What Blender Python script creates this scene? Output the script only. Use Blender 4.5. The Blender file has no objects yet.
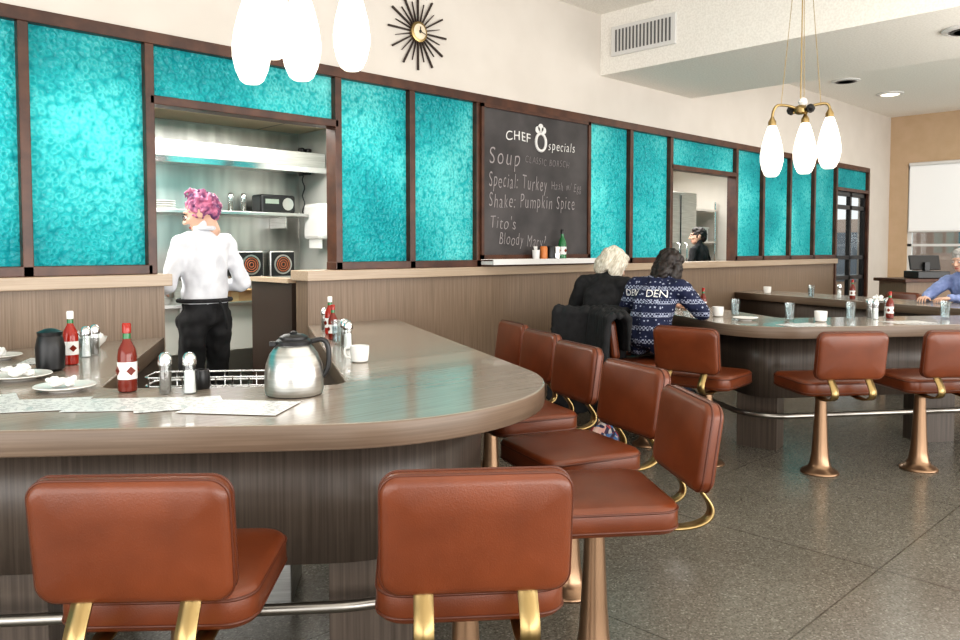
import bpy, bmesh, math, random
from mathutils import Vector, Matrix, noise
random.seed(7)
D2R=math.pi/180
COL=bpy.context.scene.collection
# ------------------------------------------------------------------ materials
def nmat(name):
    m=bpy.data.materials.new(name); m.use_nodes=True
    nt=m.node_tree; b=nt.nodes['Principled BSDF']
    return m,nt,b
def mat(name,c,rough=.5,metal=0,coat=0,em=None,ems=0,spec=.5):
    m,nt,b=nmat(name)
    b.inputs['Base Color'].default_value=(*c,1); b.inputs['Roughness'].default_value=rough
    b.inputs['Metallic'].default_value=metal; b.inputs['Coat Weight'].default_value=coat
    b.inputs['Specular IOR Level'].default_value=spec
    if em: b.inputs['Emission Color'].default_value=(*em,1); b.inputs['Emission Strength'].default_value=ems
    return m
def N(nt,t,**k):
    n=nt.nodes.new(t)
    for a,v in k.items(): setattr(n,a,v)
    return n
def coords(nt,scale=(1,1,1),rot=(0,0,0)):
    tc=N(nt,'ShaderNodeTexCoord'); mp=N(nt,'ShaderNodeMapping')
    mp.inputs['Scale'].default_value=scale; mp.inputs['Rotation'].default_value=rot
    nt.links.new(tc.outputs['Object'],mp.inputs['Vector']); return mp.outputs['Vector']
def ramp(nt,fac,stops):
    r=N(nt,'ShaderNodeValToRGB'); e=r.color_ramp.elements
    while len(e)<len(stops): e.new(.5)
    for i,(p,c) in enumerate(stops): e[i].position=p; e[i].color=(*c,1)
    nt.links.new(fac,r.inputs['Fac']); return r.outputs['Color']
def bump(nt,b,h,s=.2,d=.01):
    n=N(nt,'ShaderNodeBump'); n.inputs['Strength'].default_value=s; n.inputs['Distance'].default_value=d
    nt.links.new(h,n.inputs['Height']); nt.links.new(n.outputs['Normal'],b.inputs['Normal'])
def noisemat(name,c1,c2,scale=(1,1,1),ns=5,rough=.5,metal=0,bs=0,detail=4,rot=(0,0,0),lo=.35,hi=.65,coat=0):
    m,nt,b=nmat(name); v=coords(nt,scale,rot)
    n=N(nt,'ShaderNodeTexNoise'); n.inputs['Scale'].default_value=ns; n.inputs['Detail'].default_value=detail
    nt.links.new(v,n.inputs['Vector'])
    nt.links.new(ramp(nt,n.outputs['Fac'],[(lo,c1),(hi,c2)]),b.inputs['Base Color'])
    b.inputs['Roughness'].default_value=rough; b.inputs['Metallic'].default_value=metal; b.inputs['Coat Weight'].default_value=coat
    if bs: bump(nt,b,n.outputs['Fac'],bs,.005)
    return m
M={}
M['plaster']=noisemat('plaster_cream',(.60,.555,.50),(.63,.585,.53),ns=3,rough=.8)
M['ceil']=noisemat('ceiling_textured',(.80,.77,.71),(.90,.87,.81),ns=60,rough=.9,bs=.3)
M['tan']=noisemat('tan_wall',(.50,.36,.23),(.54,.39,.26),ns=4,rough=.8)
M['frame']=noisemat('dark_walnut',(.050,.018,.010),(.095,.036,.018),scale=(1,1,1),ns=8,rough=.35)
M['woodwall']=noisemat('laminate_vertical',(.165,.115,.078),(.26,.19,.135),scale=(60,60,1.2),ns=2,rough=.4,lo=.3,hi=.7)
M['woodbase']=noisemat('laminate_base',(.054,.040,.031),(.105,.081,.064),scale=(55,55,1.0),ns=2,rough=.38,lo=.3,hi=.7)  # wall laminate darkened; shade beneath the counter is put into the colour
M['woodtop']=noisemat('laminate_top',(.255,.212,.170),(.345,.295,.245),scale=(1.2,50,50),ns=2,rough=.20,rot=(0,0,39*D2R),lo=.3,hi=.7,coat=.25)
M['woodedge']=noisemat('laminate_edge',(.140,.098,.068),(.190,.136,.097),scale=(1.5,1.5,90),ns=1.5,rough=.38,lo=.3,hi=.7,detail=1)
M['woodcap']=noisemat('laminate_cap',(.36,.27,.19),(.46,.36,.265),scale=(1.2,50,50),ns=2,rough=.3,lo=.3,hi=.7)
def leather():
    m,nt,b=nmat('caramel_leather'); v=coords(nt)
    n=N(nt,'ShaderNodeTexNoise'); n.inputs['Scale'].default_value=7; nt.links.new(v,n.inputs['Vector'])
    nt.links.new(ramp(nt,n.outputs['Fac'],[(.3,(.118,.029,.0095)),(.7,(.165,.042,.0140))]),b.inputs['Base Color'])
    vo=N(nt,'ShaderNodeTexVoronoi'); vo.inputs['Scale'].default_value=260; nt.links.new(v,vo.inputs['Vector'])
    bump(nt,b,vo.outputs['Distance'],.12,.002); b.inputs['Roughness'].default_value=.31
    return m
M['leather']=leather()
M['piping']=mat('leather_piping',(.09,.022,.008),.4)
M['bronze']=mat('bronze_column',(.29,.185,.115),.28,.85)
M['brass']=mat('antique_brass',(.36,.26,.12),.33,1)
M['steel']=noisemat('brushed_steel',(.50,.50,.48),(.64,.64,.62),scale=(1,1,30),ns=4,rough=.28,metal=1)
M['steelwall']=noisemat('stainless_wall',(.50,.49,.47),(.64,.63,.60),scale=(6,1,1),ns=2,rough=.33,metal=1,detail=1)
M['chrome']=mat('chrome',(.8,.8,.8),.12,1)
M['tube']=mat('steel_rail',(.36,.34,.31),.3,1)
M['black']=mat('black_plastic',(.012,.012,.013),.35)
M['white']=mat('white_ceramic',(.82,.81,.78),.2)
M['paperwhite']=mat('white_paper',(.80,.79,.77),.8)
M['whiteplastic']=mat('white_plastic',(.70,.69,.67),.4)
def terrazzo():
    m,nt,b=nmat('terrazzo'); v=coords(nt)
    vo=N(nt,'ShaderNodeTexVoronoi'); vo.inputs['Scale'].default_value=140; nt.links.new(v,vo.inputs['Vector'])
    sx=N(nt,'ShaderNodeSeparateColor'); nt.links.new(vo.outputs['Color'],sx.inputs['Color'])
    col=ramp(nt,sx.outputs['Red'],[(.0,(.105,.094,.075)),(.3,(.150,.137,.112)),(.6,(.174,.161,.133)),(.9,(.205,.191,.16)),(1,(.31,.29,.25))])
    n=N(nt,'ShaderNodeTexNoise'); n.inputs['Scale'].default_value=1.3; nt.links.new(v,n.inputs['Vector'])
    mx=N(nt,'ShaderNodeMix',data_type='RGBA',blend_type='MULTIPLY'); mx.inputs[0].default_value=1
    nt.links.new(col,mx.inputs[6]); nt.links.new(ramp(nt,n.outputs['Fac'],[(.3,(.84,.84,.84)),(.7,(1,1,1))]),mx.inputs[7])
    br=N(nt,'ShaderNodeTexBrick'); br.offset=0; br.inputs['Scale'].default_value=1
    br.inputs['Brick Width'].default_value=1.22; br.inputs['Row Height'].default_value=1.22; br.inputs['Mortar Size'].default_value=.004
    br.inputs['Color1'].default_value=(1,1,1,1); br.inputs['Color2'].default_value=(1,1,1,1); br.inputs['Mortar'].default_value=(.5,.48,.45,1)
    nt.links.new(v,br.inputs['Vector'])
    m2=N(nt,'ShaderNodeMix',data_type='RGBA',blend_type='MULTIPLY'); m2.inputs[0].default_value=1
    nt.links.new(mx.outputs[2],m2.inputs[6]); nt.links.new(br.outputs['Color'],m2.inputs[7])
    nt.links.new(m2.outputs[2],b.inputs['Base Color']); b.inputs['Roughness'].default_value=.25; b.inputs['Coat Weight'].default_value=.2; b.inputs['Coat Roughness'].default_value=.18
    return m
M['terrazzo']=terrazzo()
def teal(scale):
    m,nt,b=nmat('teal_textured_glass'); v=coords(nt)
    def vor(s,sm=.25):
        q=N(nt,'ShaderNodeTexVoronoi',feature='SMOOTH_F1'); q.inputs['Scale'].default_value=s; q.inputs['Smoothness'].default_value=sm; nt.links.new(v,q.inputs['Vector']); return q.outputs['Distance']
    def mth(op,a,c=None,k=None):
        q=N(nt,'ShaderNodeMath',operation=op); nt.links.new(a,q.inputs[0])
        if k is not None: q.inputs[1].default_value=k
        if c is not None: nt.links.new(c,q.inputs[2] if op=='MULTIPLY_ADD' else q.inputs[1])
        return q.outputs[0]
    d1=vor(scale); d2=vor(scale*2.2)
    # pebble: ridge ring around each bubble
    ab=mth('ABSOLUTE',mth('SUBTRACT',d1,k=.42)); ring=mth('SUBTRACT',mth('MULTIPLY',ab,k=-4.0),k=-1.0)
    h=mth('MULTIPLY_ADD',d2,ring,-.8)
    n=N(nt,'ShaderNodeTexNoise'); n.inputs['Scale'].default_value=1.1; n.inputs['Detail'].default_value=2; nt.links.new(v,n.inputs['Vector'])
    ad=mth('MULTIPLY_ADD',h,n.outputs['Fac'],.135)
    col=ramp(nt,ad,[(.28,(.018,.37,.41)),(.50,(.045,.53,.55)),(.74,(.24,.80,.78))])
    nt.links.new(col,b.inputs['Base Color']); b.inputs['Roughness'].default_value=.14
    bump(nt,b,h,.7,.010)
    nt.links.new(col,b.inputs['Emission Color']); b.inputs['Emission Strength'].default_value=.19  # weak emission stands in for kitchen light coming through the glass
    tr=N(nt,'ShaderNodeBsdfTranslucent'); nt.links.new(col,tr.inputs['Color'])
    mx=N(nt,'ShaderNodeMixShader'); mx.inputs[0].default_value=.45
    nt.links.new(b.outputs[0],mx.inputs[1]); nt.links.new(tr.outputs[0],mx.inputs[2])
    nt.links.new(mx.outputs[0],nt.nodes['Material Output'].inputs['Surface']); return m
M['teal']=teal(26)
def clearglass(name,tint=(1,1,1),g=.12):
    m,nt,b=nmat(name); nt.nodes.remove(b)
    t=N(nt,'ShaderNodeBsdfTransparent'); t.inputs['Color'].default_value=(*tint,1)
    gl=N(nt,'ShaderNodeBsdfGlossy'); gl.inputs['Roughness'].default_value=.05
    mx=N(nt,'ShaderNodeMixShader'); mx.inputs[0].default_value=g
    nt.links.new(t.outputs[0],mx.inputs[1]); nt.links.new(gl.outputs[0],mx.inputs[2])
    nt.links.new(mx.outputs[0],nt.nodes['Material Output'].inputs['Surface']); return m
M['glass']=clearglass('clear_glass',(.93,.96,.96))
M['slate']=noisemat('chalkboard_slate',(.030,.027,.028),(.075,.068,.068),ns=2.5,rough=.6)
M['chalk']=mat('chalk',(.33,.30,.30),.9)
M['chalkb']=mat('chalk_bright',(.70,.69,.67),.9)
M['shade']=mat('opal_glass',(.9,.87,.8),.3,em=(1,.92,.78),ems=1.0)
M['red']=mat('ketchup_red',(.33,.02,.01),.15)
M['sauce']=mat('hot_sauce',(.17,.020,.010),.12)
M['green']=mat('green_glass',(.02,.16,.05),.15)
M['orange']=mat('orange_label',(.6,.2,.05),.4)
M['salt']=mat('salt',(.85,.85,.84),.4)
M['pepper']=mat('pepper',(.13,.11,.09),.6)
M['skin']=mat('skin',(.60,.35,.25),.5)
M['skin2']=mat('skin_pale',(.62,.39,.29),.5)
M['lip']=mat('lips',(.45,.14,.12),.4)
M['eyew']=mat('eye_white',(.8,.8,.8),.2)
M['iris']=mat('iris',(.03,.02,.015),.1)
M['shirtw']=noisemat('white_cotton',(.60,.61,.65),(.74,.75,.78),ns=9,rough=.8,bs=.5)
M['blackcloth']=noisemat('black_cloth',(.007,.007,.008),(.018,.018,.020),ns=14,rough=.85,bs=.4)
M['denim']=noisemat('dark_denim',(.02,.025,.045),(.04,.05,.08),ns=20,rough=.8)
M['blueshirt']=noisemat('periwinkle_knit',(.20,.26,.48),(.28,.34,.58),ns=30,rough=.85,bs=.3)
M['pinkhair']=noisemat('pink_purple_hair',(.11,.04,.13),(.60,.19,.31),ns=22,rough=.5,bs=.5,lo=.38,hi=.62)
M['whitehair']=noisemat('white_hair',(.50,.44,.34),(.80,.76,.66),scale=(30,30,5),ns=3,rough=.5,bs=.6)
M['darkhair']=noisemat('dark_hair',(.008,.005,.004),(.022,.012,.009),scale=(30,30,5),ns=3,rough=.5,bs=.5)
M['greyhair']=noisemat('grey_hair',(.3,.29,.28),(.55,.54,.52),scale=(30,30,5),ns=3,rough=.5,bs=.6)
M['card']=mat('cardboard',(.42,.26,.13),.8)
M['tile']=mat('white_tile',(.55,.54,.50),.25)
def sweater():
    m,nt,b=nmat('patterned_sweater'); v=coords(nt)
    sp=N(nt,'ShaderNodeSeparateXYZ'); nt.links.new(v,sp.inputs[0])
    w=N(nt,'ShaderNodeMath',operation='MULTIPLY'); w.inputs[1].default_value=70; nt.links.new(sp.outputs['Z'],w.inputs[0])
    s=N(nt,'ShaderNodeMath',operation='SINE'); nt.links.new(w.outputs[0],s.inputs[0])
    vo=N(nt,'ShaderNodeTexChecker'); vo.inputs['Scale'].default_value=75; nt.links.new(v,vo.inputs['Vector'])
    v2=N(nt,'ShaderNodeTexVoronoi'); v2.inputs['Scale'].default_value=38; nt.links.new(v,v2.inputs['Vector'])
    g=N(nt,'ShaderNodeMath',operation='GREATER_THAN'); g.inputs[1].default_value=.45; nt.links.new(s.outputs[0],g.inputs[0])
    l=N(nt,'ShaderNodeMath',operation='LESS_THAN'); l.inputs[1].default_value=.27; nt.links.new(v2.outputs['Distance'],l.inputs[0])
    a=N(nt,'ShaderNodeMath',operation='MULTIPLY'); nt.links.new(g.outputs[0],a.inputs[0]); nt.links.new(vo.outputs['Fac'],a.inputs[1])
    g2=N(nt,'ShaderNodeMath',operation='LESS_THAN'); g2.inputs[1].default_value=-.35; nt.links.new(s.outputs[0],g2.inputs[0])
    a2=N(nt,'ShaderNodeMath',operation='MULTIPLY'); nt.links.new(g2.outputs[0],a2.inputs[0]); nt.links.new(l.outputs[0],a2.inputs[1])
    mxx=N(nt,'ShaderNodeMath',operation='MAXIMUM'); nt.links.new(a.outputs[0],mxx.inputs[0]); nt.links.new(a2.outputs[0],mxx.inputs[1])
    nt.links.new(ramp(nt,mxx.outputs[0],[(.4,(.007,.012,.045)),(.6,(.33,.36,.46))]),b.inputs['Base Color']); b.inputs['Roughness'].default_value=.85
    return m
M['sweater']=sweater()
def floral():
    m,nt,b=nmat('floral_fabric'); v=coords(nt)
    vo=N(nt,'ShaderNodeTexVoronoi'); vo.inputs['Scale'].default_value=35; nt.links.new(v,vo.inputs['Vector'])
    sx=N(nt,'ShaderNodeSeparateColor'); nt.links.new(vo.outputs['Color'],sx.inputs['Color'])
    nt.links.new(ramp(nt,sx.outputs['Red'],[(.2,(.02,.02,.05)),(.5,(.35,.04,.05)),(.7,(.5,.42,.35)),(.9,(.05,.12,.25))]),b.inputs['Base Color']); b.inputs['Roughness'].default_value=.8
    return m
M['floral']=floral()
def printed():
    m,nt,b=nmat('printed_menu'); v=coords(nt)
    sp=N(nt,'ShaderNodeSeparateXYZ'); nt.links.new(v,sp.inputs[0])
    w=N(nt,'ShaderNodeMath',operation='MULTIPLY'); w.inputs[1].default_value=420; nt.links.new(sp.outputs['Y'],w.inputs[0])
    s=N(nt,'ShaderNodeMath',operation='SINE'); nt.links.new(w.outputs[0],s.inputs[0])
    g=N(nt,'ShaderNodeMath',operation='GREATER_THAN'); g.inputs[1].default_value=.2; nt.links.new(s.outputs[0],g.inputs[0])
    n=N(nt,'ShaderNodeTexNoise'); n.inputs['Scale'].default_value=45; nt.links.new(v,n.inputs['Vector'])
    g2=N(nt,'ShaderNodeMath',operation='GREATER_THAN'); g2.inputs[1].default_value=.52; nt.links.new(n.outputs['Fac'],g2.inputs[0])
    a=N(nt,'ShaderNodeMath',operation='MULTIPLY'); nt.links.new(g.outputs[0],a.inputs[0]); nt.links.new(g2.outputs[0],a.inputs[1])
    n2=N(nt,'ShaderNodeTexNoise'); n2.inputs['Scale'].default_value=7; nt.links.new(v,n2.inputs['Vector'])
    x=N(nt,'ShaderNodeMath',operation='GREATER_THAN'); x.inputs[1].default_value=.66; nt.links.new(n2.outputs['Fac'],x.inputs[0])
    mx=N(nt,'ShaderNodeMix',data_type='RGBA'); nt.links.new(x.outputs[0],mx.inputs[0]); nt.links.new(ramp(nt,a.outputs[0],[(.4,(.76,.76,.75)),(.6,(.28,.28,.29))]),mx.inputs[6]); mx.inputs[7].default_value=(.45,.50,.50,1)
    nt.links.new(mx.outputs[2],b.inputs['Base Color']); b.inputs['Roughness'].default_value=.35
    return m
M['print']=printed()
def tileceil():
    m,nt,b=nmat('kitchen_ceiling_tile'); v=coords(nt)
    br=N(nt,'ShaderNodeTexBrick'); br.offset=0; br.inputs['Scale'].default_value=1; br.inputs['Brick Width'].default_value=1.2; br.inputs['Row Height'].default_value=.6
    br.inputs['Mortar Size'].default_value=.012; br.inputs['Color1'].default_value=(.62,.52,.38,1); br.inputs['Color2'].default_value=(.62,.52,.38,1); br.inputs['Mortar'].default_value=(.3,.27,.22,1)
    nt.links.new(v,br.inputs['Vector']); nt.links.new(br.outputs['Color'],b.inputs['Base Color']); b.inputs['Roughness'].default_value=.9
    return m
M['tileceil']=tileceil()

# ------------------------------------------------------------------ geometry helpers
def empty(name,loc=(0,0,0),rz=0):
    e=bpy.data.objects.new(name,None); e.empty_display_size=.1; COL.objects.link(e); e.location=loc; e.rotation_euler=(0,0,rz); return e
def add(name,me,parent=None,mats=None,smooth=True,loc=None,rot=None):
    if mats is not None:
        ids=[p.material_index for p in me.polygons]
        me.materials.clear()
        for m in (mats if isinstance(mats,(list,tuple)) else [mats]): me.materials.append(m)
        if isinstance(mats,(list,tuple)): me.polygons.foreach_set('material_index',ids)
    if smooth:
        for p in me.polygons: p.use_smooth=True
    o=bpy.data.objects.new(name,me); COL.objects.link(o)
    if parent: o.parent=parent
    if loc: o.location=loc
    if rot: o.rotation_euler=rot
    return o
def boxmesh(x0,x1,y0,y1,z0,z1,bev=0):
    bm=bmesh.new()
    bmesh.ops.create_cube(bm,size=1,matrix=Matrix.Translation(((x0+x1)/2,(y0+y1)/2,(z0+z1)/2))@Matrix.Diagonal((abs(x1-x0),abs(y1-y0),abs(z1-z0),1)))
    if bev: bmesh.ops.bevel(bm,geom=bm.edges[:],offset=bev,segments=2,affect='EDGES',profile=.5)
    me=bpy.data.meshes.new('m'); bm.to_mesh(me); bm.free(); return me
def box(name,x0,x1,y0,y1,z0,z1,m,parent=None,bev=0):
    return add(name,boxmesh(x0,x1,y0,y1,z0,z1,bev),parent,m,smooth=False)
def lathemesh(prof,seg=28):
    vs=[];fs=[]
    for r,z in prof:
        for i in range(seg):
            a=2*math.pi*i/seg; vs.append((r*math.cos(a),r*math.sin(a),z))
    for j in range(len(prof)-1):
        for i in range(seg):
            k=(i+1)%seg; fs.append((j*seg+i,j*seg+k,(j+1)*seg+k,(j+1)*seg+i))
    fs.append(tuple(reversed(range(seg)))); n=(len(prof)-1)*seg; fs.append(tuple(range(n,n+seg)))
    me=bpy.data.meshes.new('m'); me.from_pydata(vs,[],fs); return me
def autosm(o,ang=40):
    me=o.data
    bm=bmesh.new(); bm.from_mesh(me)
    for e in bm.edges:
        if len(e.link_faces)==2 and e.calc_face_angle(0)>ang*D2R: e.smooth=False
    bm.to_mesh(me); bm.free()
def lathe(name,prof,m,parent=None,loc=None,seg=28,rot=None):
    o=add(name,lathemesh(prof,seg),parent,m,loc=loc,rot=rot); autosm(o); return o
def tubemesh(pts,r,res=4,cyc=False,smooth=False):
    cu=bpy.data.curves.new('c','CURVE'); cu.dimensions='3D'; cu.bevel_depth=r; cu.bevel_resolution=res; cu.use_fill_caps=True
    if smooth:
        sp=cu.splines.new('NURBS'); sp.points.add(len(pts)-1); sp.order_u=3; sp.use_endpoint_u=not cyc; sp.resolution_u=6
    else:
        sp=cu.splines.new('POLY'); sp.points.add(len(pts)-1)
    for i,p in enumerate(pts): sp.points[i].co=(*p,1)
    sp.use_cyclic_u=cyc
    o=bpy.data.objects.new('t',cu); COL.objects.link(o)
    dg=bpy.context.evaluated_depsgraph_get(); me=bpy.data.meshes.new_from_object(o.evaluated_get(dg))
    bpy.data.objects.remove(o); return me
def tube(name,pts,r,m,parent=None,cyc=False,smooth=False):
    return add(name,tubemesh(pts,r,cyc=cyc,smooth=smooth),parent,m)
def rrect(w,d,r,n=7):
    out=[]
    for cx,cy,a0 in ((w/2-r,d/2-r,0),(-w/2+r,d/2-r,90),(-w/2+r,-d/2+r,180),(w/2-r,-d/2+r,270)):
        for i in range(n+1):
            a=(a0+90*i/n)*D2R; out.append((cx+r*math.cos(a),cy+r*math.sin(a)))
    return out
def cushion(w,d,h,rc,er=.022,crown=.008):
    hm=min(w,d)/2
    rings=[(er*1.2,0),(er*.4,er*.25),(0,er),(0,h-er),(er*.15,h-er*.5),(er*.5,h-er*.15),(er*1.1,h),(hm*.35,h+crown*.7),(hm*.6,h+crown*.95),(hm*.9,h+crown)]
    vs=[];fs=[];n=None
    for ins,z in rings:
        ww,dd=w-2*ins,d-2*ins
        lp=rrect(ww,dd,max(min(rc-ins*.6,min(ww,dd)*.45),.003)); n=len(lp)
        vs+=[(x,y,z) for x,y in lp]
    for j in range(len(rings)-1):
        for i in range(n):
            k=(i+1)%n; fs.append((j*n+i,j*n+k,(j+1)*n+k,(j+1)*n+i))
    fs.append(tuple(reversed(range(n)))); b=(len(rings)-1)*n; fs.append(tuple(range(b,b+n)))
    me=bpy.data.meshes.new('cushion'); me.from_pydata(vs,[],fs); return me
def textmesh(s,size,ext=0.001,align='CENTER',shear=0,off=0,sp=1.0):
    cu=bpy.data.curves.new('t','FONT'); cu.body=s; cu.size=size; cu.extrude=ext; cu.align_x=align; cu.align_y='CENTER'; cu.shear=shear; cu.offset=off; cu.space_character=sp
    o=bpy.data.objects.new('t',cu); COL.objects.link(o)
    dg=bpy.context.evaluated_depsgraph_get(); me=bpy.data.meshes.new_from_object(o.evaluated_get(dg)); bpy.data.objects.remove(o); return me
# blobs -> one continuous remeshed surface
_bm=bmesh.new(); bmesh.ops.create_icosphere(_bm,subdivisions=2,radius=1); _iv=[v.co.copy() for v in _bm.verts]; _if=[[v.index for v in f.verts] for f in _bm.faces]; _bm.free()
def cap(p0,r0,p1,r1):
    p0=Vector(p0);p1=Vector(p1); L=(p1-p0).length; n=max(2,int(math.ceil(L/(min(r0,r1)*.4)))+1)
    return [(p0.lerp(p1,i/(n-1)),(r0+(r1-r0)*i/(n-1),)*3,None) for i in range(n)]
def remesh(blobs,vox,it=3):
    vs=[];fs=[]
    for c,r,R in blobs:
        b=len(vs)
        for v in _iv:
            q=Vector((v.x*r[0],v.y*r[1],v.z*r[2]))
            if R is not None: q=R@q
            vs.append(Vector(c)+q)
        fs+=[[b+i for i in f] for f in _if]
    me=bpy.data.meshes.new('b'); me.from_pydata(vs,[],fs)
    o=bpy.data.objects.new('b',me); COL.objects.link(o)
    m=o.modifiers.new('r','REMESH'); m.mode='VOXEL'; m.voxel_size=vox
    s=o.modifiers.new('s','SMOOTH'); s.factor=.5; s.iterations=it
    dg=bpy.context.evaluated_depsgraph_get(); out=bpy.data.meshes.new_from_object(o.evaluated_get(dg))
    bpy.data.objects.remove(o); return out
def wrinkle(me,amp,sc,st=(1,1,1)):
    co=[(v.co.copy(),v.normal.copy()) for v in me.vertices]
    for v,(c,n) in zip(me.vertices,co):
        q=Vector((c.x*st[0],c.y*st[1],c.z*st[2]))*sc
        v.co=c+n*(noise.noise(q)*amp)
# ------------------------------------------------------------------ room shell
WY=4.60; CZ=3.62; XR=13.87; XL=-3.6; YF=-4.6
box('floor',XL,XR+.2,YF,8.3,-.1,0,M['terrazzo'])
box('ceiling',XL,6.10,YF,WY+.15,CZ,CZ+.1,M['ceil'])
box('ceiling_dining',7.68,XR+.2,YF,WY+.15,3.55,3.65,M['ceil'])
box('ceiling_soffit',6.08,7.70,YF,WY,3.05,3.70,M['ceil'])
box('wall_upper',XL,XR,WY,WY+.15,2.66,3.70,M['plaster'])
box('wall_lower_left',XL,1.90,WY,WY+.15,0,1.20,M['woodwall'])
box('wall_lower_middle',2.87,11.69,WY,WY+.15,0,1.20,M['woodwall'])
box('wall_entry',12.95,XR,WY,WY+.15,0,2.66,M['plaster'])
box('trim_1',XL,1.93,WY-.05,WY+.17,1.20,1.27,M['woodcap'],bev=.005)
box('trim_2',2.84,11.69,WY-.05,WY+.17,1.20,1.27,M['woodcap'],bev=.005)
# right wall with window
wy0,wy1,wz0,wz1=-.6,4.32,.92,2.76
box('wall_right_low',XR,XR+.15,YF,WY+.15,0,wz0,M['tan']); box('wall_right_top',XR,XR+.15,YF,WY+.15,wz1,3.7,M['tan'])
box('wall_right_corner',XR,XR+.15,wy1,WY+.15,wz0,wz1,M['tan']); box('wall_right_near',XR,XR+.15,YF,wy0,wz0,wz1,M['tan'])
w=empty('window_1')
for i,y in enumerate((wy0,wy0+1.2,wy0+2.45,wy0+3.7,wy1-.06)): box('mullion_%d'%i,XR+.03,XR+.10,y,y+.06,wz0,wz1,M['whiteplastic'],w)
box('rail_bottom',XR+.03,XR+.10,wy0,wy1,wz0,wz0+.06,M['whiteplastic'],w); box('rail_top',XR+.03,XR+.10,wy0,wy1,wz1-.06,wz1,M['whiteplastic'],w)
box('rail_mid',XR+.03,XR+.10,wy0,wy1,1.45,1.49,M['whiteplastic'],w)
box('sill',XR-.08,XR+.03,wy0-.05,wy1+.04,wz0-.04,wz0,M['whiteplastic'],w,.005)
box('pane',XR+.06,XR+.065,wy0,wy1,wz0,wz1,M['glass'],w)
# street outside the window and entrance
box('ground',XR+.2,XR+16,-20,30,-.2,-.1,mat('pavement',(.40,.38,.35),.9))
bd=empty('neighbouring_building'); box('facade',XR+11,XR+16,-12,22,-.1,2.3,mat('facade_brick',(.42,.30,.24),.9),bd)
for i in range(8): box('shopfront_%d'%i,XR+10.95,XR+11,-10+3.6*i,-8+3.6*i,.4,1.9,mat('shopfront_glass%d'%i,(.12,.16,.2),.2),bd)
b=empty('roller_blind')
box('fabric',XR-.02,XR-.015,wy0,wy1-.03,1.70,wz1,mat('blind_fabric',(.80,.80,.79),.8,em=(1,1,.98),ems=.12),b)  # slight emission gives the fabric a painted glow; it is no lamp
add('hem_bar',tubemesh([(XR-.018,wy0,1.69),(XR-.018,wy1-.03,1.69)],.016),b,M['whiteplastic']); add('roller',tubemesh([(XR-.035,wy0,wz1+.0),(XR-.035,wy1-.03,wz1+.0)],.03),b,M['whiteplastic'])
# timber screen with teal glass panels
T=empty('teal_glass_screen')
fy0,fy1=WY-.02,WY+.10
box('top_rail',XL,12.95,fy0,fy1,2.59,2.66,M['frame'],T,.004)
for i,(a,c) in enumerate(((XL,1.83),(3.085,7.335),(8.705,11.715))): box('bottom_rail_%d'%i,a,c,fy0,fy1,1.27,1.325,M['frame'],T,.004)
posts=[-3.0,-2.3,-1.6,-.92,-.22,.48,1.185,1.83,3.115,3.77,4.46,5.90,6.58,7.31,8.73,9.42,10.18,10.93,11.69,12.93]
for i,x in enumerate(posts): box('post_%d'%i,x-.026,x+.026,fy0,fy1,1.27 if i<18 else 0,2.59,M['frame'],T,.004)
for i,(a,c,z) in enumerate(((1.83,3.115,2.25),(7.31,8.73,2.26),(11.69,12.93,2.26))): box('transom_rail_%d'%i,a,c,fy0,fy1,z,z+.05,M['frame'],T,.004)
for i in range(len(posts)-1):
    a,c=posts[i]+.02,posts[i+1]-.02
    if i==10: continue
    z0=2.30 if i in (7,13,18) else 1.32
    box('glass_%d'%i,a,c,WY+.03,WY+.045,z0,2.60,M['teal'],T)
# entrance door unit
d=empty('door_1')
for i,x in enumerate((11.72,12.28,12.84)): box('stile_%d'%i,x,x+.06,WY+.02,WY+.08,0,2.255,M['black'],d)
for i,z in enumerate((0,.95,1.25,2.0,2.195)): box('rail_%d'%i,11.72,12.90,WY+.02,WY+.08,z,z+.06,M['black'],d)
box('glass',11.75,12.88,WY+.045,WY+.05,.05,2.22,M['glass'],d)
# chalkboard
cb=empty('chalkboard',(5.18,WY-.025,0))
box('slate',-.69,.69,0,.03,1.36,2.585,M['slate'],cb)
for n_,a in (('frame_l',(-.71,-.68,-.015,.03,1.33,2.588)),('frame_r',(.68,.71,-.015,.03,1.33,2.588)),('frame_t',(-.71,.71,-.015,.03,2.56,2.588)),('frame_b',(-.71,.71,-.015,.03,1.33,1.365))): box(n_,*a,M['frame'],cb)
def chalk(name,s,x,z,size,wid,rot=0,al='LEFT',sh=.15,m='chalk',off=-.0025,sp=1.25):
    me=textmesh(s,size,.0008,al,sh,off,sp); xs=[v.co.x for v in me.vertices]; k=wid/(max(xs)-min(xs))
    for v in me.vertices: v.co.y+=.014*noise.noise(Vector((v.co.x*9,z*7,0))); v.co.x+=.010*noise.noise(Vector((v.co.x*14,v.co.y*14,z*3)))
    o=add(name,me,cb,M[m],False,(x,-.003,z),(90*D2R,rot,0)); o.scale=(k,1,1)
chalk('title_left','CHEF',-.42,2.36,.11,.30,sh=0,m='chalkb',off=0,sp=1.1); chalk('title_right','specials',.12,2.32,.12,.36,m='chalkb',off=-.001)
chalk('line_1','Soup',-.62,2.17,.20,.36,-.02); chalk('line_1b','CLASSIC BORSCH',-.18,2.175,.085,.58,.01)
chalk('line_2','Special: Turkey',-.62,1.98,.18,.72,.01); chalk('line_2b','Hash w/ Egg',.16,1.97,.11,.42)
chalk('line_3','Shake: Pumpkin Spice',-.62,1.81,.17,1.1,-.01)
chalk('line_4',"Tito's",-.61,1.63,.15,.30,.03); chalk('line_5','Bloody Mary?',-.50,1.50,.15,.58,.05)
ringp=[(.02+.065*math.cos(a*.314),-.004,2.34+.075*math.sin(a*.314)) for a in range(20)]
tube('logo_ring',ringp,.013,M['chalkb'],cb,cyc=True)
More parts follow.
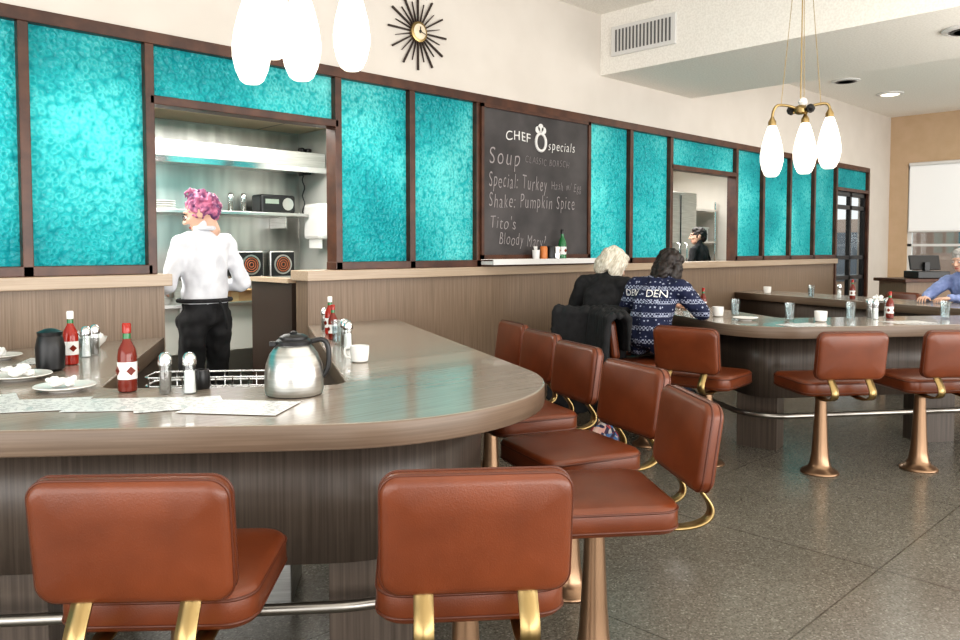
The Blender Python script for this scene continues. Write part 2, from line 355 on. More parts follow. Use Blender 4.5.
for i,(x,z,r) in enumerate(((-.02,2.445,.03),(.02,2.465,.035),(.06,2.445,.03))): lathe('logo_hat_%d'%i,[(r,0),(r,.002)],M['chalkb'],cb,(x,-.002,z),rot=(90*D2R,0,0))
sh=empty('chalkboard_ledge',(5.18,WY-.10,1.285)); box('shelf',-.70,.74,-.06,.08,0,.03,M['whiteplastic'],sh,.004); box('lip',-.70,.74,-.065,-.055,0,.045,M['whiteplastic'],sh)
# clock
ck=empty('sunburst_clock',(3.83,WY-.0,3.03))
R90=(90*D2R,0,0)
lathe('rim',[(.072,0),(.078,.01),(.075,.03),(.06,.035)],M['brass'],ck,rot=R90); lathe('face',[(.058,.036),(.05,.04)],mat('clock_face',(.70,.60,.45),.4),ck,rot=R90); lathe('hub',[(.012,.04),(.01,.048)],M['black'],ck,rot=R90)
M['ray']=mat('clock_ray_ebony',(.025,.012,.008),.4)
for i in range(24):
    a=i*15*D2R; L=.28 if i%2==0 else .22
    me=boxmesh(-.005,.005,-.02,-.008,.07,L,0)
    for v in me.vertices:
        if v.co.z>.1: v.co.x*=.3 if i%2 else 1.3
    o=add('ray_%d'%i,me,ck,M['ray'],False,rot=(0,a,0))
box('hand_hour',-.003,.003,-.046,-.043,0,.035,M['black'],ck); o=box('hand_minute',-.002,.002,-.048,-.046,0,.05,M['black'],ck); o.rotation_euler=(0,1.9,0)
# vents and downlights
v=empty('air_vent'); box('frame_plate',6.055,6.08,3.78,4.46,3.20,3.47,M['whiteplastic'],v,.003)
for i in range(16): box('slat_%d'%i,6.05,6.056,3.825+i*.038,3.84+i*.038,3.235,3.435,mat('vent_dark',(.12,.12,.12),.6) if i==0 else bpy.data.materials['vent_dark'],v)
for nm,x,y,z in (('ceiling_vent',6.75,1.72,3.05),('ceiling_vent',10.4,4.0,3.55),('downlight',11.7,3.9,3.55)):
    e=empty(nm,(x,y,z)); lathe('ring',[(.17,0),(.17,-.012),(.13,-.02),(.125,-.008)],M['whiteplastic'],e)
    for k in range(4): lathe('cone_%d'%k,[(.11-.026*k,-.01),(.118-.026*k,-.022),(.105-.026*k,-.022)],M['black'] if nm!='downlight' else M['shade'],e)
# kitchen shells
box('wall_kitchen_back',-2.2,4.15,6.6,6.7,0,2.6,M['tile']); box('wall_kitchen_side',4.03,4.15,WY+.15,6.6,0,2.6,mat('kitchen_grey',(.50,.50,.47),.4)); box('wall_kitchen_left',-2.3,-2.2,WY+.15,6.7,0,2.6,M['tile'])
box('ceiling_kitchen',-2.3,4.15,WY+.15,6.7,2.50,2.6,M['tileceil'])
box('wall_pantry_back',4.15,11.70,8.0,8.1,0,2.8,M['plaster']); box('wall_pantry_side',11.60,11.70,WY+.15,8.0,0,2.8,M['plaster']); box('ceiling_pantry',4.15,11.70,WY+.15,8.1,2.70,2.8,M['tileceil'])
for i,(x,y) in enumerate(((8.2,6.0),(10.2,6.6),(6,6.2))):
    e=empty('fluorescent_fixture',(x,y,2.69)); box('tray',-.6,.6,-.3,.3,-.03,.0,M['whiteplastic'],e); box('lens',-.57,.57,-.27,.27,-.045,-.03,mat('lens%d'%i,(.9,.9,.9),.4,em=(1,1,.97),ems=5),e)
# ------------------------------------------------------------------ counters
def offset(pts,d):
    out=[];n=len(pts)
    for i in range(n):
        p=Vector(pts[i])
        if i==0: t=(Vector(pts[1])-p).normalized(); nn=Vector((-t.y,t.x)); q=p+nn*d; k=(p.y-q.y)/t.y; out.append(tuple(q+t*k)); continue
        if i==n-1: t=(p-Vector(pts[i-1])).normalized(); nn=Vector((-t.y,t.x)); q=p+nn*d; k=(p.y-q.y)/t.y; out.append(tuple(q+t*k)); continue
        t1=(p-Vector(pts[i-1])).normalized(); t2=(Vector(pts[i+1])-p).normalized()
        n1=Vector((-t1.y,t1.x)); n2=Vector((-t2.y,t2.x)); m=(n1+n2).normalized(); out.append(tuple(p+m*(d/m.dot(n1))))
    return out
def roundp(pts,rad,seg=24):
    out=[pts[0]]
    for i in range(1,len(pts)-1):
        p=Vector(pts[i]); a=(Vector(pts[i-1])-p).normalized(); b=(Vector(pts[i+1])-p).normalized(); r=rad[i-1]
        h=a.angle(b)/2; t=r/math.tan(h); c=p+(a+b).normalized()*(r/math.sin(h))
        s=p+a*t-c; e=p+b*t-c; a0=math.atan2(s.y,s.x); a1=math.atan2(e.y,e.x); da=(a1-a0+math.pi)%(2*math.pi)-math.pi
        for k in range(seg+1): q=a0+da*k/seg; out.append((c.x+r*math.cos(q),c.y+r*math.sin(q)))
    out.append(pts[-1]); return out
def slab(name,poly,z0,z1,mats,parent,bev=0):
    bm=bmesh.new(); vs=[bm.verts.new((x,y,z0)) for x,y in poly]; f=bm.faces.new(vs); f.normal_update()
    if f.normal.z>0: f.normal_flip()
    r=bmesh.ops.extrude_face_region(bm,geom=[f]); nv=[g for g in r['geom'] if isinstance(g,bmesh.types.BMVert)]
    bmesh.ops.translate(bm,verts=nv,vec=(0,0,z1-z0)); bmesh.ops.recalc_face_normals(bm,faces=bm.faces[:])
    if bev:
        es=[e for e in bm.edges if abs(e.verts[0].co.z-e.verts[1].co.z)<1e-5]; bmesh.ops.bevel(bm,geom=es,offset=bev,segments=2,affect='EDGES',profile=.5)
    bm.normal_update()
    for f in bm.faces: f.material_index=0 if f.normal.z>.9 else (len(mats)-1)
    me=bpy.data.meshes.new('slab'); bm.to_mesh(me); bm.free(); o=add(name,me,parent,mats,False)
    for p in me.polygons: p.use_smooth=abs(p.normal.z)<.5
    return o
def counter(name,P,Q,rp,rq,peds):
    e=empty(name)
    ro=lambda d:roundp(offset(P,d),[max(.05,r-d) for r in rp]); ri=lambda d:roundp(offset(Q,-d),[r+d for r in rq])
    slab('countertop',ro(0)+ri(0)[::-1],.82,.90,[M['woodtop'],M['woodedge']],e,.006)
    slab('base_panel',ro(.25)+ri(.03)[::-1],.38,.82,[M['woodbase']],e)
    for i,(x,y,a) in enumerate(peds):
        o=box('pedestal_%d'%i,-.09,.09,-.14,.14,0,.38,M['woodbase'],e); o.location=(x,y,0); o.rotation_euler=(0,0,a)
    rl=[(x,y,.27) for x,y in roundp(offset(P,.17),[max(.05,r-.17) for r in rp])]
    rl[0]=(rl[0][0],WY-.04,.27); rl[-1]=(rl[-1][0],WY-.04,.27)
    tube('foot_rail',rl,.019,M['tube'],e)
    return e
A1=-39*D2R
counter('diner_counter',[(1.026,4.59),(.083,2.947),(2.064,1.341),(3.606,4.59)],[(1.89,4.59),(1.017,3.063),(1.723,2.49),(2.86,4.59)],[.4,.8],[.08,.08],
 [(1.62,2.20,51*D2R),(.70,2.95,51*D2R),(2.25,2.6,-26*D2R),(2.95,4.0,-26*D2R),(.9,3.7,30*D2R)])
counter('diner_counter',[(6.19,4.59),(4.81,2.45),(7.797,.372),(9.42,4.59)],[(6.97,4.59),(5.70,2.63),(7.487,1.38),(8.72,4.59)],[.45,.6],[.08,.08],
 [(5.38,2.62,10*D2R),(6.45,1.83,55*D2R),(6.2,3.9,-33*D2R),(8.3,2.6,20*D2R),(7.4,1.15,50*D2R)])
# ------------------------------------------------------------------ stools
seat_me=cushion(.46,.45,.095,.075); back_me=cushion(.43,.285,.062,.045,.02,.008)
for me in (seat_me,back_me):
    me.materials.append(M['leather'])
    for p in me.polygons: p.use_smooth=True
pip=lambda w,d,r,z:[(x,y,z) for x,y in rrect(w,d,r)]
pip_me=tubemesh(pip(.458,.448,.073,.076),.004,cyc=True); pip_me2=tubemesh(pip(.458,.448,.073,.020),.004,cyc=True)
pipb=tubemesh(pip(.428,.283,.043,.045),.0035,cyc=True); pipb2=tubemesh(pip(.428,.283,.043,.018),.0035,cyc=True)
col_me=lathemesh([(.115,0),(.115,.008),(.105,.018),(.075,.035),(.062,.06),(.052,.12),(.045,.22),(.038,.36),(.034,.46),(.034,.49),(.075,.505),(.08,.525)],32)
def strapmesh(path,x,w,t):
    vs=[];fs=[]
    for i,(y,z) in enumerate(path):
        p=path[max(0,i-1)]; q=path[min(len(path)-1,i+1)]; ty,tz=q[0]-p[0],q[1]-p[1]; l=math.hypot(ty,tz); ny,nz=-tz/l*t/2,ty/l*t/2
        vs+=[(x-w/2,y+ny,z+nz),(x+w/2,y+ny,z+nz),(x+w/2,y-ny,z-nz),(x-w/2,y-ny,z-nz)]
    for i in range(len(path)-1):
        for k in range(4): a=i*4+k; b=i*4+(k+1)%4; fs.append((a,b,b+4,a+4))
    fs.append((3,2,1,0)); n=len(vs); fs.append((n-4,n-3,n-2,n-1))
    me=bpy.data.meshes.new('strap'); me.from_pydata(vs,[],fs); me.materials.append(M['brass']); return me
def bez(P,n=18):
    out=[]
    for i in range(n+1):
        t=i/n; q=[Vector(p) for p in P]
        while len(q)>1: q=[q[j].lerp(q[j+1],t) for j in range(len(q)-1)]
        out.append(tuple(q[0]))
    return out
spath=[(-.02,.522),(-.12,.520)]+bez([(-.18,.518),(-.30,.50),(-.42,.52),(-.37,.60),(-.308,.615),(-.300,.67)])
straps=[strapmesh(spath,x,.045,.008) for x in (-.118,.118)]
def stool(x,y,face):
    e=empty('counter_stool',(x,y,0),(face-90)*D2R)
    add('seat',seat_me,e,None,False,(0,0,.525)); add('seat_piping',pip_me,e,M['piping'],True,(0,0,.525)); add('seat_piping_low',pip_me2,e,M['piping'],True,(0,0,.525))
    rb=(98*D2R,0,0); lb=(0,-.285,.79)
    add('backrest',back_me,e,None,False,lb,rb); add('back_piping',pipb,e,M['piping'],True,lb,rb); add('back_piping_front',pipb2,e,M['piping'],True,lb,rb)
    for i,s in enumerate(straps): add('brass_strap_%d'%i,s,e,None)
    add('column',col_me,e,M['bronze'])
    return e
AX,AY,BX,BY=4.97,3.76,4.81,3.19
for s in ((.855,1.975,48),(1.41,1.50,51),(2.10,1.60,143),(2.50,2.04,161),(2.89,2.67,158),(3.21,3.20,158),(3.51,3.72,156),
          (4.67,2.64,5),(4.99,2.03,52),(5.53,1.62,52),(6.2,1.2,52),(BX,BY,-38),(AX,AY,26),(8.85,2.15,160),(9.2,3.1,160)): stool(*s)
# ------------------------------------------------------------------ pendants
shp=[(.03,0),(.045,.012),(.062,.05),(.073,.10),(.074,.14),(.066,.20),(.05,.265),(.032,.32),(.02,.345)]
shade_me=lathemesh(shp,28)
def cluster(x,y,zb,items,cz):
    e=empty('pendant_chandelier',(x,y,0)); zh=zb+.42
    lathe('hub',[(.02,-.03),(.04,-.02),(.045,0),(.035,.02),(.012,.03)],M['brass'],e,(0,0,zh)); lathe('stem',[(.004,zh),(.004,cz-.01)],M['brass'],e,seg=8)
    lathe('canopy',[(.09,cz-.0),(.09,cz-.02),(.02,cz-.05)],M['brass'],e)
    for i,(dx,dy,dz) in enumerate(items):
        z=zb+dz; add('shade_%d'%i,shade_me,e,M['shade'],True,(dx,dy,z)); lathe('cap_%d'%i,[(.026,.335),(.026,.36),(.012,.385),(.006,.40)],M['brass'],e,(dx,dy,z))
        tube('arm_%d'%i,[(-dx*.25,-dy*.25,zh-.02),(0,0,zh),(dx*.5,dy*.5,zh+.03),(dx*.97,dy*.97,max(zh+.03,z+.43)),(dx,dy,z+.39)],.009,M['brass'],e,smooth=True)
        tube('cable_%d'%i,[(dx*.7,dy*.7,zh+.02),(dx*.1,dy*.1,cz-.03)],.002,M['brass'],e)
        lathe('ball_%d'%i,[(.004,-.03),(.022,-.02),(.03,0),(.022,.02),(.004,.03)],M['black'] if i%2==0 else M['white'],e,(dx*.45-.05*(i-1),dy*.45,zh+.05*(i%2)),seg=16)
cluster(1.66,2.70,2.06,[(-.13,.14,0),(-.05,-.09,-.01),(.20,-.06,.07),(-.02,.17,.12)],CZ)
cluster(5.16,2.27,1.91,[(-.13,.13,-.02),(.03,-.02,.0),(.10,-.15,.03)],CZ)
# ------------------------------------------------------------------ table ware
CT=.9005
def sauce(x,y,h=.24,m='sauce',capc='red',z=CT,label=True):
    e=empty('sauce_bottle',(x,y,z)); k=h/.24
    lathe('glass_body',[(r*k,zz*k) for r,zz in ((.026,0),(.031,.004),(.032,.03),(.032,.125),(.028,.15),(.014,.178),(.0115,.20),(.012,.215))],M[m],e)
    lathe('cap',[(r*k,zz*k) for r,zz in ((.0145,.205),(.015,.235),(.012,.24))],M[capc],e)
    if label:
        lathe('label',[(.0325*k,.045*k),(.0325*k,.105*k)],M['paperwhite'],e); lathe('neck_band',[(.0135*k,.185*k),(.0128*k,.203*k)],M['green'],e)
        for q in range(4): o=box('label_mark_%d'%q,-.011*k,.011*k,-.0345*k,-.0325*k,-.011*k,.011*k,M['sauce'],e); o.location=(0,0,.075*k); o.rotation_euler=(0,45*D2R,q*90*D2R)
def shaker(x,y,m='salt',z=CT,k=1):
    e=empty('salt_shaker' if m=='salt' else 'pepper_shaker',(x,y,z)); P=lambda l:[(r*k,q*k) for r,q in l]
    lathe('contents',P([(.020,.004),(.018,.08)]),M[m],e,seg=12); lathe('glass_body',P([(.026,0),(.027,.01),(.022,.09),(.021,.105)]),M['glass'],e,seg=12)
    lathe('metal_top',P([(.024,.103),(.025,.112),(.023,.132),(.014,.145),(.004,.148)]),M['chrome'],e)
def mug(x,y,a=0,z=CT,m='white'):
    e=empty('coffee_mug',(x,y,z),a); lathe('cup',[(.03,0),(.038,.006),(.043,.04),(.044,.075),(.040,.075),(.038,.045),(.034,.012)],M[m],e)
    tube('handle',[(.040,0,.065),(.065,0,.068),(.070,0,.045),(.062,0,.02),(.038,0,.018)],.005,M[m],e,smooth=True)
def tumbler(x,y,z=CT):
    e=empty('water_glass',(x,y,z)); lathe('glass',[(.026,0),(.03,.005),(.037,.13),(.035,.13),(.028,.012)],M['glass'],e); lathe('water',[(.0275,.012),(.033,.095)],clear2,e)
clear2=clearglass('water',(.80,.86,.88),.2)
def plate(x,y,r=.11,nap=True,z=CT):
    e=empty('dinner_plate',(x,y,z)); k=r/.11
    lathe('dish',[(.055*k,0),(.06*k,.006),(.09*k,.012),(.11*k,.02),(.108*k,.023),(.085*k,.016),(.06*k,.010)],M['white'],e,seg=40)
    if nap:
        me=remesh([((random.uniform(-.035,.035),random.uniform(-.03,.03),random.uniform(.022,.05)),(random.uniform(.012,.03),random.uniform(.012,.03),random.uniform(.008,.02)),Matrix.Rotation(random.random()*3,3,'Z')) for _ in range(9)],.004,1); wrinkle(me,.012,60); add('crumpled_napkin',me,e,M['paperwhite'])
# coffee carafe
c=empty('coffee_carafe',(1.475,2.46,CT),-.6)
lathe('steel_body',[(.088,0),(.099,.004),(.103,.02),(.103,.075),(.098,.11),(.085,.145),(.068,.168),(.060,.176),(.062,.180)],M['steel'],c,seg=48)
lathe('collar',[(.063,.178),(.064,.190),(.054,.198)],M['black'],c,seg=40); lathe('lid',[(.05,.196),(.050,.206),(.035,.214),(.012,.216)],M['black'],c,seg=32); lathe('lid_knob',[(.012,.212),(.014,.222),(.004,.226)],M['black'],c)
tube('handle',[(.055,0,.185),(.09,0,.198),(.118,0,.185),(.124,0,.13),(.118,0,.08),(.100,0,.06)],.009,M['black'],c,smooth=True)
me=boxmesh(-.085,-.05,-.012,.012,.172,.190,.004); add('spout',me,c,M['black'],False)
sauce(1.07,2.93,.25); shaker(1.15,2.79,'pepper'); shaker(1.215,2.735,'salt')
e=empty('creamer_pitcher',(1.29,2.80,CT)); lathe('cup',[(.026,0),(.032,.01),(.030,.05),(.026,.07),(.022,.07),(.024,.02)],M['black'],e); lathe('milk',[(.02,.05),(.024,.055)],M['white'],e)
plate(.91,3.10,.105); plate(.86,3.50,.12); plate(.95,4.2,.10)
e=empty('tea_pot',(1.02,3.66,CT),1); lathe('pot',[(.045,0),(.055,.01),(.058,.10),(.05,.14),(.046,.15)],M['black'],e); lathe('lid',[(.048,.15),(.05,.165),(.02,.178),(.006,.18)],M['black'],e); tube('handle',[(.05,0,.13),(.10,0,.13),(.10,0,.04),(.055,0,.03)],.008,M['black'],e,smooth=True)
sauce(1.14,3.79,.24,'red','white'); shaker(1.27,4.0,'salt'); shaker(1.33,4.06,'pepper'); tumbler(1.20,3.93)
e=empty('napkin_bowl',(1.42,4.36,CT)); lathe('bowl',[(.03,0),(.035,.006),(.06,.03),(.07,.055),(.066,.055),(.05,.02)],M['white'],e); me=remesh([((random.uniform(-.03,.03),random.uniform(-.03,.03),.055),(.03,.025,.022),None) for _ in range(6)],.005,1); wrinkle(me,.02,50); add('crumpled_napkin',me,e,M['paperwhite'])
mug(2.11,2.95,2.4); shaker(2.33,3.36,'salt'); shaker(2.38,3.46,'pepper'); sauce(2.52,3.78,.20); sauce(2.66,4.02,.23,'red','white'); tumbler(2.42,3.58); shaker(2.74,4.2,'pepper')
for x,y,w,h,a in ((.97,2.68,.33,.22,-39),(1.22,2.37,.33,.22,-52),(1.10,2.56,.28,.20,-20),(.74,2.88,.33,.22,-30),(.60,3.08,.30,.22,-10),(1.08,4.0,.22,.16,60)):
    e=add('paper_menu',boxmesh(-w/2,w/2,-h/2,h/2,0,.0010),None,M['print'],False,(x,y,CT+random.uniform(0.0002,.0025)),(0,0,a*D2R))
# items on far counter
sauce(6.25,2.05,.20); shaker(6.34,2.10,'salt'); shaker(6.1,2.1,'salt'); shaker(6.15,2.16,'pepper'); mug(5.48,3.02,.5); tumbler(5.62,2.95); tumbler(5.5,2.47); mug(5.62,2.3,1)
sauce(5.75,3.3,.20); shaker(5.85,3.42,'salt'); tumbler(6.0,3.6); shaker(6.05,3.75,'pepper'); mug(6.3,4.0,1); plate(5.33,2.72,.09,False); plate(6.9,1.5,.09,True)
tumbler(7.1,1.35); mug(7.3,1.1,2); tumbler(8.1,1.85); plate(8.05,2.75,.11); sauce(8.35,3.1,.20); shaker(8.4,3.25,'salt'); mug(8.05,1.6,1); tumbler(7.75,1.0); shaker(7.9,1.6,'pepper'); mug(8.75,4.2,1); tumbler(6.5,1.75); tumbler(8.3,3.5); tumbler(5.9,2.2)
for x,y,a in ((5.28,2.28,-20),(6.0,1.85,-35),(6.55,1.35,-35)): add('paper_menu',boxmesh(-.15,.15,-.10,.10,0,.0010),None,M['print'],False,(x,y,CT+.0003),(0,0,a*D2R))
e=empty('napkin_dispenser',(6.5,4.35,CT)); box('body',-.06,.06,-.05,.05,0,.13,M['chrome'],e,.006); box('napkins',-.045,.045,-.054,.054,.02,.11,M['paperwhite'],e)
# ledge items
zl=1.3155
sauce(5.40,WY-.11,.27,'green','black',zl)
def can(x,m):
    e=empty('drink_can',(x,WY-.11,zl)); lathe('body',[(.024,0),(.032,.008),(.033,.02),(.033,.108),(.027,.12),(.026,.122)],M[m],e); lathe('lid',[(.025,.1215),(.02,.1225)],M['chrome'],e)
can(5.15,'orange'); can(5.24,'black'); can(5.32,'chrome')
e=empty('chalk_cup',(5.05,WY-.11,zl)); lathe('cup',[(.028,0),(.034,.09),(.031,.09),(.026,.01)],M['paperwhite'],e)
for i in range(4): tube('chalk_%d'%i,[(.004*i,0,.02),(.012*i-.02,.004,.12)],.005,M['chalkb'],e)
# ------------------------------------------------------------------ kitchen content
h=empty('exhaust_hood')
box('fascia',-.6,4.0,6.10,6.12,2.12,2.27,M['steel'],h,.003); box('underside',-.6,4.0,6.12,6.58,2.12,2.14,M['steel'],h); box('top',-.6,4.0,6.12,6.58,2.25,2.27,M['steel'],h); box('lip',-.6,4.0,6.08,6.105,2.09,2.14,M['chrome'],h,.003)
box('backsplash',-.6,4.0,6.575,6.598,1.0,2.48,M['steelwall'],h)
for i in range(2): box('panel_seam_%d'%i,.6+1.9*i,.605+1.9*i,6.572,6.576,1.0,2.48,M['chrome'],h)
s=empty('steel_wall_shelf'); box('board',.3,3.85,6.15,6.57,1.70,1.73,M['steel'],s,.004)
for i,x in enumerate((.6,1.8,3.0,3.7)): box('bracket_%d'%i,x,x+.02,6.3,6.57,1.60,1.70,M['steel'],s)
for i,(x,n_) in enumerate(((1.75,7),(2.0,5),(2.6,4))):
    e=empty('plate_stack',(x,6.35,1.7305))
    for k in range(n_): lathe('plate_%d'%k,[(.06,k*.018),(.12,.014+k*.018),(.12,.018+k*.018),(.05,.012+k*.018)],M['white'],e)
for x in (3.18,3.30): shaker(x,6.3,'pepper',1.7305,1.1)
e=empty('radio',(3.6,6.32,1.7305)); box('body',-.17,.17,-.09,.09,0,.16,M['black'],e,.02); lathe('speaker',[(.05,0),(.055,.006),(.04,.004)],M['steel'],e,(.09,-.09,.08),rot=R90); box('display',-.13,.0,-.094,-.088,.08,.12,mat('lcd',(.25,.3,.25),.3),e)
t=empty('kitchen_worktable'); box('top',1.2,3.98,5.75,6.57,.97,1.0,M['steel'],t,.004); box('front_panel',1.2,3.98,5.80,5.83,.62,.97,M['tile'],t); box('lower_shelf',1.2,3.98,5.80,6.5,.3,.33,M['steel'],t)
for i,(x,y) in enumerate(((1.22,5.78),(3.92,5.78),(1.22,6.5),(3.92,6.5),(2.5,5.78))): box('leg_%d'%i,x,x+.04,y,y+.04,0,.97,M['steel'],t)
t=empty('riser_shelf'); box('board',2.75,3.95,5.98,6.5,1.13,1.15,M['steel'],t)
for i,x in enumerate((2.77,3.91)): box('leg_%d'%i,x,x+.02,6.0,6.5,1.0,1.13,M['steel'],t)
glow=mat('toaster_element',(.22,.07,.03),.4,em=(1,.3,.1),ems=.15)
for i,x in enumerate((2.95,3.24,3.54)):
    e=empty('toaster',(x,6.2,1.151)); box('body',-.125,.125,-.13,.13,0,.25,M['steel'] if i==0 else M['steel'],e,.02)
    box('front',-.11,.11,-.133,-.129,.03,.235,M['black'],e)
    lathe('front_ring',[(.085,0),(.085,.008),(.06,.008)],M['steel'],e,(0,-.13,.13),rot=R90); lathe('front_well',[(.075,.004),(.07,.0095)],M['black'],e,(0,-.13,.13),rot=R90)
    for k in range(3): tube('element_%d'%k,[(.02+.02*k)*Vector((math.cos(q*.628),0,math.sin(q*.628)))+Vector((0,-.142,.13)) for q in range(10)],.004,glow,e,cyc=True)
    box('slot',-.08,.08,-.02,.02,.245,.252,M['steel'],e); lathe('dial',[(.015,0),(.012,.015)],M['chrome'],e,(.09,-.13,.03),rot=R90,seg=12)
e=empty('cardboard_box',(2.95,5.88,1.001)); box('tray',-.2,.2,-.09,.09,0,.09,M['card'],e); box('flap',-.2,.2,-.13,-.088,.085,.09,M['card'],e); box('tape',-.03,.03,-.092,.092,.0,.092,mat('tape',(.5,.36,.2),.3),e)
e=empty('wall_phone',(4.02,6.42,2.22)); box('cradle',-.05,0,-.07,.07,-.12,.12,M['black'],e,.012); box('handset',-.09,-.05,-.035,.035,-.13,.13,M['black'],e,.015); tube('cord',[(-.05,0.02*math.sin(k*1.3),-.13-.03*k) for k in range(14)],.006,M['black'],e)
e=empty('towel_dispenser',(4.02,6.12,1.50)); box('body',-.16,0,-.14,.14,0,.32,M['whiteplastic'],e,.03); box('towel',-.12,-.11,-.1,.1,-.08,.01,M['paperwhite'],e)
e=empty('service_partition'); box('panel',2.86,2.92,WY+.19,5.35,0,1.18,mat('dark_laminate',(.04,.026,.02),.4),e); box('cap',2.83,2.95,WY+.19,5.37,1.18,1.21,M['woodcap'],e)
e=empty('bar_sink_cabinet')
o=box('cabinet',-.30,.30,-.15,.15,0,.78,M['steel'],e,.005); o2=box('backsplash',-.30,.30,.135,.15,.78,.82,M['steel'],e)
e.location=(1.48,3.04,0); e.rotation_euler=(0,0,A1)
for k,z in enumerate((.02,.055,.09,.125)): tube('rack_ring_%d'%k,[(x,y,z+.78) for x,y in rrect(.56,.16,.03)],.0035,M['chrome'],e,cyc=True)
for k in range(9): tube('rack_wire_%d'%k,[(-.26+.065*k,-.08,.905),(-.26+.065*k,-.08,.785),(-.26+.065*k,.08,.785),(-.26+.065*k,.08,.905)],.003,M['chrome'],e)
# pantry fridge and shelves
e=empty('steel_refrigerator'); box('body',9.85,10.75,6.3,7.1,.1,2.25,M['steel'],e,.01); box('door_gap',10.295,10.305,6.29,6.3,.15,2.2,M['black'],e)
for i,x in enumerate((10.2,10.4)): tube('handle_%d'%i,[(x,6.3,1.5),(x,6.25,1.48),(x,6.25,1.02),(x,6.3,1.0)],.012,M['chrome'],e)
for i,(x,y) in enumerate(((9.9,6.35),(10.7,6.35),(9.9,7.05),(10.7,7.05))): box('foot_%d'%i,x-.03,x+.03,y-.03,y+.03,0,.1,M['black'],e)
e=empty('storage_rack')
for i,z in enumerate((.3,.9,1.5,2.0)): box('shelf_%d'%i,10.9,11.55,6.4,7.6,z,z+.03,M['chrome'],e)
for i,(x,y) in enumerate(((10.92,6.42),(11.52,6.42),(10.92,7.58),(11.52,7.58))): tube('post_%d'%i,[(x,y,0),(x,y,2.15)],.015,M['chrome'],e)
for i in range(6):
    bx=empty('storage_bin',(11.2,6.55+.19*i,.931 if i%2 else 1.531)); box('bin',-.2,.2,-.08,.08,0,.2,M['card'] if i%3 else M['whiteplastic'],bx,.005); box('lid',-.21,.21,-.09,.09,.2,.22,M['whiteplastic'],bx)
# host stand with register
e=empty('host_stand',(11.2,3.15,0),-.6); box('cabinet',-.6,.6,-.25,.25,0,1.0,M['woodwall'],e); box('top',-.65,.65,-.3,.3,1.0,1.04,M['frame'],e,.005)
e=empty('cash_register',(11.05,3.2,1.041),-.8); box('base',-.2,.2,-.18,.18,0,.09,M['black'],e,.01); o=box('screen',-.19,.19,-.015,.015,.11,.30,M['black'],e,.008); o.rotation_euler=(-.3,0,0); box('neck',-.03,.03,-.02,.05,.08,.2,M['black'],e)
# ------------------------------------------------------------------ people
def station_blobs(st,sub=5):
    out=[]
    for i in range(len(st)-1):
        (p,w,d),(q,w2,d2)=st[i],st[i+1]; p=Vector(p);q=Vector(q); up=(q-p).normalized(); x=Vector((1,0,0)); f=up.cross(x).normalized(); R=Matrix((x,f,up)).transposed()
        for k in range(sub+1):
            t=k/sub; out.append((p.lerp(q,t),(w+(w2-w)*t,d+(d2-d)*t,.055),R))
    return out
def handmesh(curl,side,s=1.0):
    B=[]
    for x in (-.028,-.010,.010,.028): B+=cap((x*.75,.015,0),.014,(x,.085,0),.0125)
    B+=cap((0,-.03,0),.022,(0,.02,0),.02)
    for x,l,sp in ((-.031,.062,-.10),(-.0105,.074,-.03),(.0105,.080,.02),(.031,.073,.08)):
        p=Vector((x,.088,0)); a=curl*.5
        for f,r0,r1 in ((.45,.0092,.0085),(.30,.0085,.0078),(.25,.0078,.0066)):
            d=Vector((sp*math.cos(a),math.cos(a),-math.sin(a))).normalized(); q=p+d*l*f; B+=cap(p,r0,q,r1); p=q; a+=curl
    B+=cap((.026,.018,-.004),.014,(.052,.048,-.014),.011)+cap((.052,.048,-.014),.0105,(.064,.078,-.022),.0085)
    B=[((Vector(c).x*side*s,Vector(c).y*s,Vector(c).z*s),tuple(k*s for k in r),R) for c,r,R in B]
    return remesh(B,.0042,2)
def dist_seg(p,a,b):
    ab=b-a; t=max(0,min(1,(p-a).dot(ab)/max(ab.length_squared,1e-9))); return (p-(a+ab*t)).length
